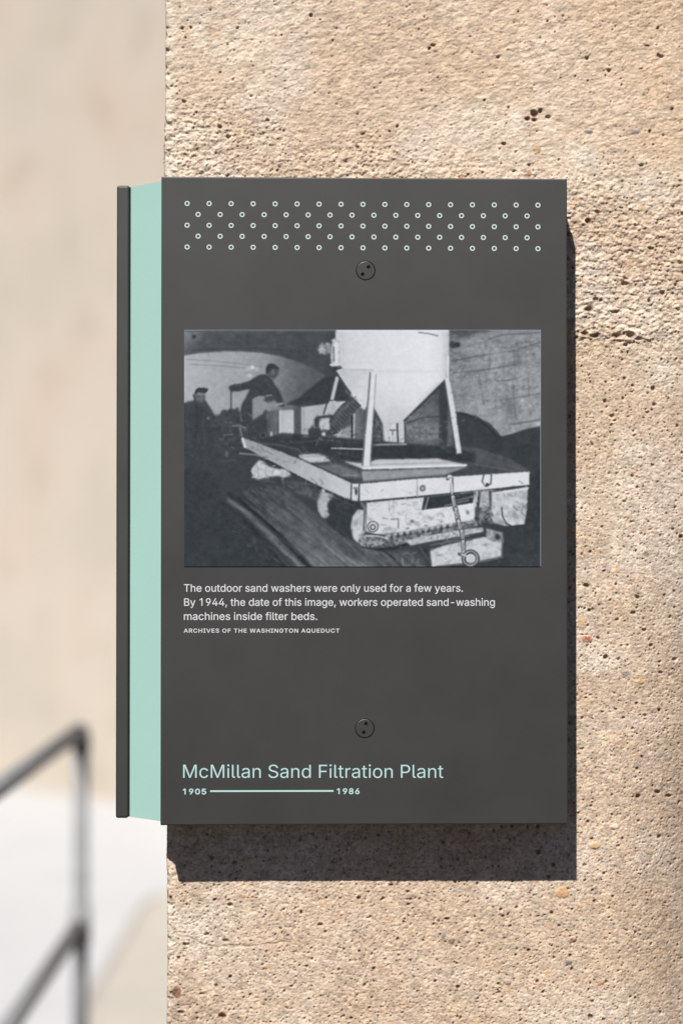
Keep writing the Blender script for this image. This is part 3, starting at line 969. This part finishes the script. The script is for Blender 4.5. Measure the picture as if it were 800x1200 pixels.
# brackets on its left shoulder
fill([(371, 409), (375, 403.5), (383, 402), (388, 405), (388, 414), (380, 416.5), (373, 415)], 132, 1.0, 28, 2.5, 4)
disc(376.5, 409.5, 3, 3.4, 186, .6, .8); disc(383, 405, 2.6, 2, 176, .6, .8); disc(391, 400.5, 3, 2.4, 200, .6)
fill([(388, 404), (393, 399), (398, 402), (398, 430), (388, 430.5), (386.5, 415)], 186, 0.8, 14, 3, 5)
line([(390, 408), (390.5, 424)], 1.8, 96, .6, .8)
line([(393, 404), (394, 428)], 3, 210, .8)
line([(387, 428.5), (398, 428)], 2.6, 206, .7); disc(397, 430.5, 1.8, 1.4, 110, .6)
line([(392, 434), (399, 432)], 2, 70, .8)
# curved outlet above the hose
fill([(411, 461), (418, 458), (425, 466), (428, 474), (424, 479), (420, 477), (416, 470), (411, 468)], 202, .9, 6, 3, 3)
line([(411, 464), (412, 468), (416, 466)], 1.4, 110, .7)
for q in np.linspace(0, 1, 30):
    x_, y_ = 391 + 26 * q - 2 * math.sin(3 * q), 501 - 29 * q - 2 * math.sin(3 * q)
    wv = 5.6 - 0.8 * q
    line([(x_ - wv, y_ - wv), (x_ + wv, y_ + wv)], 1.6, 70 if int(round(q * 29)) % 3 else 92, .6)
    disc(x_ - 1.5, y_ - 2, 2.2, 1.6, 104, .9, .5)
# spout
fill([(446.5, 497), (468.5, 496.5), (468.5, 523), (450, 523), (448, 505)], 196, 0.7, 8, 3, 2)
line([(464.5, 498), (465.5, 522)], 2, 66, .6)
line([(470, 496), (470.5, 522)], 5, 192, .7)
line([(473.5, 497), (474, 522)], 1.6, 84, .6)
line([(456, 505), (463, 505)], 1.6, 100, .6); line([(459, 506), (459, 511)], 1.4, 110, .6); line([(447, 500), (449, 522)], 1.6, 140, .6)
fill([(439, 482), (447, 497), (448, 523), (437, 523), (438, 500)], 84, .8, 24, 2, 6)
# deck and its dark shadows
fill([(296, 519), (330, 508), (400, 514), (470, 520), (560, 526), (600, 540), (620, 553), (500, 562), (421, 567.5), (409, 566.5), (350, 538), (320, 528)], grad(350, 520, 66, 520, 555, 86), 0.9, 5, 8, 3)
fill([(330, 519), (345, 514), (375, 512.5), (420, 517), (470, 521), (530, 525), (556, 533), (556, 543), (480, 540), (410, 536), (360, 530), (335, 525)], 60, 1.2, 4, 5, 5)
line([(388, 526.3), (427, 527.4)], 1.5, 186, .6)
line([(437, 522.6), (446, 522), (475, 521.6)], 2, 178, .9, .8)
line([(345, 520), (380, 516.5), (420, 520)], 1.2, 96, .8, .6)
fill([(386, 528), (428, 529.5), (428, 541), (404, 540), (387, 537)], 60, .8, 8, 3, 5)
fill([(350, 533.5), (372, 532.5), (380, 535.5), (387, 541.5), (362, 543.5), (350, 538)], 188, 0.9, 6, 3, 4)
line([(352, 536.2), (384, 536)], 1, 132, .6, .6)
line([(297, 520), (325, 522), (350, 528), (352, 533)], 2, 116, 1.2, .5)
fill([(368, 546), (395, 545), (418, 553), (424, 561), (400, 560)], 112, 1.5, 10, 5, 2)
line([(402, 557.5), (416, 558)], 1.4, 150, .8, .7)
fill([(402, 541.5), (428, 544.5), (440, 539.5), (512, 538.3), (545, 545.5), (545, 548), (425, 551)], 190, 0.8, 4, 6, 2)
line([(425, 549.5), (480, 548), (545, 546)], 2.2, 218, .6)
line([(425, 546), (500, 543.5), (530, 543)], 1.2, 140, .8, .6)
fill([(422, 553), (545, 549), (525, 556.5), (425, 565)], 148, 1.0, 6, 5, 3)
fill([(525, 556), (545, 549), (560, 544.5), (598, 552), (610, 554.5), (520, 561)], 74, .9, 5, 5, 3)
line([(556, 545), (600, 553)], 1.2, 118, .8, .6)
# legs of the hopper
fill([(432.6, 438), (435, 436), (439.3, 437), (437.5, 470), (435, 510), (432.6, 547), (424.3, 547), (427, 510), (431, 470)], 211, 0.6, 3, 6, 3)
line([(433, 438), (430.5, 470), (426.5, 510), (424, 546)], 2.0, 112, .7)
line([(439.6, 440), (437.8, 470), (435.4, 510), (433, 546)], 1.1, 128, .6, .8)
fill([(519.8, 444), (524.6, 443), (529, 462), (534, 492), (539.8, 532), (534, 533), (529.5, 505), (524, 470)], 205, 0.6, 4, 6, 4)
line([(520, 447), (524, 472), (529.3, 506), (533.6, 533)], 1.4, 92, .6, .8)
line([(524.2, 419), (523.5, 444)], 2.6, 208, .6)
# long side beam
fill([(283.5, 514.5), (290, 515.5), (320, 527), (350, 538.8), (410, 566.5), (410, 588), (380, 574), (350, 559), (318, 542), (286.5, 526)], grad(290, 520, 150, 405, 578, 192), 0.6, 4, 10, 4)
line([(284, 515), (287, 525)], 3, 206, .8)
line([(290, 514.5), (320, 526), (350, 537.5), (410, 565.5)], 1.4, 60, .9, .7)
line([(287, 527), (318, 543.5), (350, 560), (380, 575.5), (410, 589.5)], 1.8, 52, .7)
fill([(409.5, 567.5), (421, 567.5), (421, 588), (409.5, 588)], 206, 0.5, 6, 3, 2)
line([(411, 569), (410.5, 587)], 1.8, 84, .6); line([(420.4, 568), (419.6, 588)], 2, 66, .5)
disc(416.5, 577, 1.6, 4, 72, .4); disc(416, 573, 2.6, 1.5, 120, .5)
# front beam
fill([(421, 567.8), (480, 562.5), (540, 558.8), (619.6, 553.5), (619.2, 569.5), (560, 575.5), (490, 582.5), (421, 588.5)], grad(430, 575, 210, 600, 562, 216), 0.5, 3, 9, 5)
line([(421, 567), (490, 561), (560, 556.8), (612, 553.2)], 1.2, 84, .8, .6)
line([(421, 589), (490, 583), (560, 576.3), (619, 570)], 1.8, 66, .6)
line([(488, 562), (488, 583)], 1.1, 148, .5)
disc(494.2, 573.2, 3.4, 3.6, 92, .3); disc(494.2, 573.2, 1.8, 1.9, 168, .4)
# body of the truck below it
fill([(428, 590), (494, 584), (556, 577.5), (556, 612), (520, 617), (470, 625), (440, 627.5), (427, 623)], grad(430, 600, 206, 540, 600, 214), 0.6, 3, 7, 2)
fill([(495.8, 583.5), (556, 577.5), (553, 590.5), (530, 594), (493, 598.8)], 62, .6, 6, 4, 1)
line([(497, 598), (501, 584)], 1.2, 170, .6)
line([(520, 593.8), (548, 587)], 1.4, 130, .6); line([(532, 588), (552, 583)], 1.6, 118, .8); line([(493, 599.6), (530, 595.4), (553, 591.5)], 1.4, 224, .5)
line([(428, 590), (427, 622)], 2.4, 96, .6)
line([(455, 590), (455, 600)], 1, 168, .5); line([(460, 589), (460, 602)], 1, 172, .5)
line([(457, 609.5), (465.5, 609)], 1.2, 120, .5); line([(465.8, 609), (465.8, 619)], 1.3, 110, .5)
disc(482, 611.8, 2.4, 1.9, 120, .5)
ring(436, 618, 6, 1.6, 104); ring(436, 618.5, 2.8, 1.6, 88); disc(436, 618.5, 1, 1, 190)
disc(547, 601.5, 2, 2.4, 130, .5); disc(516, 612, 2, 1, 160, .6)
# hook gear and block on the right of the body
fill([(556, 576), (577, 574), (578, 615), (556, 612)], 108, 1, 34, 3, 2)
fill([(562, 577), (571, 576), (573, 594), (560, 596)], 176, .8, 10, 3, 4)
line([(558, 577), (556, 594)], 2.2, 196, .7); line([(560.5, 578), (559, 600)], 2, 70, .7); line([(573.5, 577), (575, 600)], 2.6, 74, .7)
for x_, y_, v in ((560, 601, 70), (566, 598, 150), (571, 603, 72), (563, 606, 130), (569, 608, 64), (574, 598, 76), (558, 609, 60), (565, 611, 84)):
    disc(x_, y_, 3, 2.6, v, .6, .85)
line([(566, 557), (564, 565), (568, 571), (574, 568), (575, 556)], 1.8, 96, .6); line([(568, 560), (567, 568)], 2, 214, .6)
disc(570, 569, 2, 2, 58, .5)
fill([(575.5, 578), (617.8, 571.5), (616, 600), (613.5, 615.5), (600, 617.5), (590, 616.5), (578, 606), (574.5, 600)], 194, 0.7, 16, 6, 4)
line([(577, 579.5), (618, 572.8)], 1.4, 222, .6)
disc(604, 600, 7, 6, 160, .7, .7); disc(607, 601, 3, 2.4, 206, .6); disc(602, 604, 2.6, 3, 130, .6, .7); disc(610, 592, 3, 2, 150, .7, .7)
line([(587, 596), (588, 606), (592, 614), (598, 617)], 1.8, 84, .7)
fill([(573, 606), (582, 605), (590, 613), (592, 617), (578, 614)], 176, .8, 8, 4, 3)
line([(596, 617.5), (614, 616.5)], 2, 60, .7)
# crawler tread and scalloped edge
fill([(425, 623), (440, 627), (470, 624.5), (496, 619.5), (520, 615.5), (556, 610), (560, 617), (535, 623), (505, 627), (492, 632), (470, 639), (445, 643.5), (425, 642), (416, 634)], 112, 0.8, 40, 2.6, 5)
for s in np.linspace(0, 1, 21):
    x_ = 455 + 72 * s; y_ = 629.5 - 12.5 * s + (1.5 if int(round(s * 20)) % 2 else -1.2)
    disc(x_, y_, 2.1, 1.9, 62 if int(round(s * 20)) % 2 else 186, .5, .9)
line([(421, 629), (432, 628.5), (445, 629), (453, 632)], 2.4, 196, .8)
line([(424, 626), (440, 627.4), (450, 629)], 1.2, 48, .5)
line([(420, 642), (440, 645), (462, 643), (490, 634)], 2.6, 50, .9)
for x_ in (424, 431, 438, 446):
    disc(x_, 637 - (x_ - 424) * .02, 2.6, 2.4, 168, .6, .7)
# base block, lower right
fill([(474, 634.5), (492, 630), (540, 621.5), (565, 619), (565.5, 624), (545, 628), (500, 636), (480, 640), (494, 652)], 188, .7, 14, 4, 2)
fill([(503, 646), (520, 640), (545, 634.5), (566, 630), (588, 634), (587, 652.5), (566, 657), (545, 661), (505, 665)], 198, 0.7, 9, 5, 3)
line([(504, 639.5), (530, 635), (552, 633.5)], 2, 104, .9); line([(545, 629), (566, 625.5)], 1.6, 80, .8); line([(520, 636), (545, 629)], 1.2, 120, .7, .7)
fill([(569, 620), (588, 625), (589, 637), (578, 636), (569, 632)], 150, .8, 26, 3, 4); disc(582, 630, 3, 3.6, 62, .5)
disc(497.8, 647, 2.2, 3.6, 58, .4); line([(490, 641), (500, 655), (504, 660)], 1.6, 90, .7)
line([(587.5, 633), (586.5, 654)], 1.4, 110, .6)
line([(510, 664.5), (570, 658), (588, 653.5)], 1.4, 104, .8)
# hanging chain with hook and ring
line([(523.5, 562), (524, 558.5), (527, 558), (528.5, 562), (528.5, 582)], 3.6, 80, .6); line([(523.8, 561), (525, 558.4), (527.6, 559), (528, 566), (529, 583)], 1.9, 222, .5)
for (xa, ya), (xb, yb) in (((529.5, 583), (532.5, 598)), ((533, 597), (536, 612)), ((536, 611), (540, 624)), ((540, 623), (542, 636)), ((541.5, 635), (542.5, 649))):
    line([(xa, ya), (xb, yb)], 5.4, 72, .6); line([(xa, ya), (xb, yb)], 3.2, 204, .5); line([(xa + .6, ya + 2), (xb - .4, yb - 3)], 1.1, 96, .5)
line([(537, 650), (543, 652)], 3.6, 90, .7)
ring(550.5, 655.5, 8.2, 5.0, 66); ring(550.2, 655.2, 8.2, 1.8, 176, .85); disc(551, 656, 4.2, 4.6, 192, .4)
line([(540, 650.5), (547, 653)], 2, 200, .6)
# wheels on the near side
fill([(380, 577), (420, 590), (424, 600), (412, 612), (411, 636), (395, 630), (378, 615)], 60, 1.0, 4, 5, 3)
fill([(377, 577), (389, 580), (389.5, 584), (385, 587), (382.5, 593), (384, 599), (385.5, 604), (381, 609), (376, 606.5), (372, 599), (371, 589), (373, 581)], 172, 0.9, 10, 4, 2)
for q in range(5):
    line([(389 + q * 1.2, 588 + q * 7.5), (398 + q * .6, 592 + q * 8), (409, 597 + q * 8.4)], 2.6, 78 - 3 * q, 2.4, .6)
line([(386, 580), (400, 588), (414, 594)], 1.6, 100, 1.2, .6); line([(380, 612), (394, 628), (410, 639)], 1.6, 92, 1.4, .5)
disc(387, 600, 3, 3, 60, .6); disc(378, 576, 2, 2.4, 180, .6)
fill([(418.5, 598), (427, 599), (427.5, 624), (421, 631), (418, 637), (413.5, 632), (410, 618), (412.5, 606)], 192, 0.8, 15, 4, 4)
line([(426.5, 597), (425, 622)], 1.8, 96, .6); disc(416, 614, 2.4, 4, 140, .7, .7)
line([(423, 591), (427, 597)], 3, 120, .9)
# roller further back
fill([(293.5, 552), (298, 546), (304, 540), (309, 543), (315, 548), (325, 550.5), (334, 551), (341, 557), (332, 561), (326, 558.5), (312, 560), (303, 563), (297, 560.5)], 190, 0.9, 16, 3, 3)
for x_ in (298, 302, 311, 319):
    line([(x_, 549), (x_, 561)], 1.2, 140, .6, .6)
line([(293, 550), (293.5, 560)], 1.4, 60, .6); line([(300, 563.5), (322, 566)], 1.6, 96, .9, .6)
line([(281, 532.3), (300, 534), (312, 538)], 1.8, 136, .8)
line([(258, 541), (275, 540.5)], 1.4, 88, .9, .7); disc(265.5, 532.5, 2, 3.4, 104, .6)
fill([(330, 562), (350, 566), (376, 582), (370, 588), (345, 578)], 84, 2, 14, 4, 1)
line([(346, 566), (372, 570)], 1.4, 104, .8, .6)
# floor slabs and rail
fill([(262, 583), (290, 572), (325, 570), (350, 586), (380, 616), (420, 643), (470, 652), (505, 668), (352, 668), (330, 645), (300, 612)], grad(290, 580, 72, 400, 655, 118), 1.6, 8, 7, 3)
fill([(350, 590), (372, 606), (395, 632), (440, 650), (478, 645), (500, 660), (480, 668), (440, 668), (400, 650), (360, 615)], 88, 2, 7, 5, 4)
line([(345, 596), (375, 622), (410, 643)], 1.5, 76, 1.2, .6); line([(325, 590), (360, 625), (395, 655), (410, 668)], 1.2, 80, 1.2, .6)
line([(268, 580), (285, 592), (310, 613), (330, 632), (352, 654), (364, 668)], 6, 58, 1.6)
line([(268, 588), (277, 594), (290, 603), (305, 618), (318, 632), (332, 647), (350, 664)], 4.2, 128, 2.2, .7)
line([(258, 588), (280, 604), (298, 624), (322, 652), (336, 668)], 5, 52, 2, .7)
disc(476, 656, 7, 8, 84, .5, .6); ring(476, 656, 7, 1.6, 122, .5); line([(471, 655), (471.5, 665)], 1.6, 140, .8, .6)
line([(448, 646), (462, 656)], 1.6, 58, .7); fill([(214, 545), (258, 560), (258, 590), (300, 632), (330, 668), (214, 668)], 64, 3, 3, 7, 4)
line([(322, 652), (336, 666)], 2, 46, 1, .6); disc(298, 634, 2, 3, 96, .8, .6)
# small broken detail of the machinery and the dirt on it
frg = np.random.default_rng(21)


def flecks(x0_, y0_, x1_, y1_, count, lo, hi, size, slope=0.0, al=0.8):
    global img
    for _ in range(count):
        cx, cy = frg.uniform(x0_, x1_), frg.uniform(y0_, y1_)
        ln = frg.uniform(0.3, 1.0) * size
        an = slope + frg.normal(0, 0.45) + (math.pi / 2 if frg.random() < 0.25 else 0)
        wd = frg.uniform(0.7, 1.6)
        pa, pb = (cx - ln * math.cos(an), cy - ln * math.sin(an)), (cx + ln * math.cos(an), cy + ln * math.sin(an))
        ax0, ax1 = int(max(0, (min(pa[0], pb[0]) - 4 - PX0) * SS)), int(min(GW, (max(pa[0], pb[0]) + 4 - PX0) * SS))
        ay0, ay1 = int(max(0, (min(pa[1], pb[1]) - 4 - PY0) * SS)), int(min(GH, (max(pa[1], pb[1]) + 4 - PY0) * SS))
        if ax1 <= ax0 or ay1 <= ay0:
            continue
        sx, sy = GX[ay0:ay1, ax0:ax1], GY[ay0:ay1, ax0:ax1]
        L = (pb[0] - pa[0]) ** 2 + (pb[1] - pa[1]) ** 2 + 1e-9
        t = np.clip(((sx - pa[0]) * (pb[0] - pa[0]) + (sy - pa[1]) * (pb[1] - pa[1])) / L, 0, 1)
        d = np.hypot(sx - pa[0] - t * (pb[0] - pa[0]), sy - pa[1] - t * (pb[1] - pa[1]))
        a = np.clip((wd / 2 + 0.6 - d) / 1.2, 0, 1) * al * frg.uniform(0.4, 1)
        img[ay0:ay1, ax0:ax1] = img[ay0:ay1, ax0:ax1] * (1 - a) + frg.uniform(lo, hi) * a


flecks(252, 486, 300, 528, 46, 84, 128, 2.6, 0.3, .7)
flecks(216, 496, 262, 556, 34, 74, 90, 3.0, 0.2, .6)
flecks(356, 500, 430, 522, 48, 50, 150, 2.6, 0.0, .7)
flecks(300, 516, 410, 545, 40, 54, 104, 5.0, 0.35, .6)
flecks(436, 512, 530, 536, 40, 52, 110, 4.0, 0.0, .6)
flecks(362, 486, 400, 514, 20, 56, 176, 2.0, 0.4, .7)
flecks(474, 486, 524, 520, 46, 70, 150, 3.0, 0.0, .6)
flecks(528, 392, 630, 494, 190, 104, 184, 2.6, -0.12, .55)
flecks(430, 590, 492, 626, 20, 130, 190, 1.5, 0.0, .5)
flecks(494, 598, 556, 618, 18, 110, 190, 1.6, -0.1, .5)
flecks(556, 576, 580, 616, 44, 56, 200, 2.4, 0.9, .8)
flecks(578, 578, 616, 614, 34, 110, 210, 2.2, 0.6, .6)
flecks(418, 627, 470, 642, 48, 56, 196, 2.0, 0.1, .8)
flecks(470, 616, 552, 634, 60, 54, 200, 1.8, -0.15, .75)
flecks(480, 632, 588, 660, 34, 120, 196, 2.2, -0.15, .5)
flecks(380, 582, 412, 632, 26, 50, 92, 3.0, 0.8, .7)
flecks(294, 545, 338, 562, 26, 120, 215, 2.2, 0.2, .7)
flecks(268, 575, 500, 664, 150, 66, 122, 3.6, 0.62, .4)
flecks(216, 585, 330, 664, 60, 56, 84, 4.0, 0.6, .5)
flecks(330, 560, 380, 590, 24, 58, 112, 4.0, 0.45, .6)
flecks(590, 560, 632, 664, 40, 58, 82, 4.0, 0.2, .5)
flecks(424, 566, 618, 584, 40, 180, 205, 4.0, -0.06, .5)
flecks(292, 520, 408, 580, 30, 140, 176, 4.0, 0.42, .5)
flecks(405, 440, 500, 492, 20, 186, 206, 3.0, 1.0, .3)
flecks(220, 390, 390, 412, 40, 62, 92, 8.0, 0.05, .4)
# a little print softness and film grain, painted highlight along the sheet's edge
wx = (fbm(GX / 5.0, GY / 5.0, 1, 3) * 0.22 + fbm(GX / 1.8, GY / 1.8, 5, 2) * 0.12) * SS
wy = (fbm(GX / 5.0, GY / 5.0, 2, 3) * 0.22 + fbm(GX / 1.8, GY / 1.8, 6, 2) * 0.12) * SS
jx = np.clip(np.round(np.arange(GW)[None, :] + wx), 0, GW - 1).astype(int)
jy = np.clip(np.round(np.arange(GH)[:, None] + wy), 0, GH - 1).astype(int)
img = img[jy, jx]
# blotchy old emulsion: more of it in the middle tones, rust and mud on the pale truck body
midt = np.exp(-((img - 130) / 55) ** 2)
img = img + fbm(GX / 5, GY / 4, 3, 4) * (2.5 + 3 * midt)
body = mask([(425, 590), (620, 572), (612, 620), (590, 655), (500, 666), (474, 640), (420, 642)], 2)
img = img - body * np.clip(img - 110, 0, 90) / 90 * np.clip(fbm(GX / 9, GY / 6, 6, 4) - 0.25, 0, 1) * 42
img = img - body * np.clip(img - 130, 0, 90) / 90 * (vnoise(GX / 2.2, GY / 2.2, 4) > 0.88) * 38
floor = mask([(262, 583), (325, 570), (380, 616), (505, 668), (330, 668)], 4)
img = img + floor * fbm((GX + GY) / 30, (GY - 0.85 * GX) / 4, 2, 4) * 13
img = blur(img, 0.55 * SS)
img = np.clip((img - 66) * 1.06 + 63.5, 44, 232)
img += rng.normal(0, 2.2, img.shape) + blur(rng.normal(0, 1, img.shape).astype(np.float32), 1.6) * 5.0
img = np.clip(img, 40, 232)
img = np.where(img < 128, img - 2, img)
img[:, -2:] = 158  # edge glint painted into the right columns and top rows
img[:2, :] = img[:2, :] * 0.5 + 60
t_ = (img - 60) / 160
R_ = img - 5.0 + 1.0 * t_
G_ = img + 0.5
B_ = img + 5.0 + 3.0 * t_
rgbimg = lin(np.clip(np.stack([R_, G_, B_], -1), 0, 255)) / KILL
rgbimg = np.clip(rgbimg * 1.0 - 0.012, 0.004, 0.9)
c00, c10, c01, c11 = [np.array(face(*p)) for p in ((PX0, PY0), (PX1, PY0), (PX0, PY1), (PX1, PY1))]
uu = (np.arange(GW) / (GW - 1))[None, :, None]
vv = (np.arange(GH) / (GH - 1))[:, None, None]
XZ = c00 * (1 - uu) * (1 - vv) + c10 * uu * (1 - vv) + c01 * (1 - uu) * vv + c11 * uu * vv
YP = YF - 0.0005
PV = np.stack([XZ[..., 0], np.full((GH, GW), YP), XZ[..., 1]], -1).reshape(-1, 3).astype(np.float32)
ii = np.arange(GH * GW).reshape(GH, GW)
QQ = np.stack([ii[1:, :-1], ii[1:, 1:], ii[:-1, 1:], ii[:-1, :-1]], -1).reshape(-1, 4)
# rim of the thin sheet, back to the panel face
rim = np.r_[ii[0, :], ii[1:, -1], ii[-1, -2::-1], ii[-2:0:-1, 0]]
RV = PV[rim].copy(); RV[:, 1] = YF + 0.0001
ri = np.arange(len(rim)) + GH * GW
RQ = np.stack([rim, np.roll(rim, -1), np.roll(ri, -1), ri], -1)
allv = np.r_[PV, RV]
allq = np.r_[QQ, RQ].astype(np.int32)
me = bpy.data.meshes.new('photo_print')
me.vertices.add(len(allv)); me.vertices.foreach_set('co', allv.ravel())
me.loops.add(len(allq) * 4); me.loops.foreach_set('vertex_index', allq.ravel())
me.polygons.add(len(allq)); me.polygons.foreach_set('loop_start', np.arange(len(allq), dtype=np.int32) * 4)
me.update(calc_edges=True)
ca = me.color_attributes.new('print', 'FLOAT_COLOR', 'POINT')
pc = np.c_[rgbimg.reshape(-1, 3), np.ones(GH * GW)]
pc = np.r_[pc, np.tile([[0.40, 0.42, 0.43, 1]], (len(rim), 1))].astype(np.float32)
ca.data.foreach_set('color', pc.ravel())
m, n, l, b = material('archive_print', rough=0.5, spec=0.4)
at = n.new('ShaderNodeAttribute'); at.attribute_name = 'print'
l.new(at.outputs['Color'], b.inputs['Base Color'])
sign_part('photo_print', me, m, front)
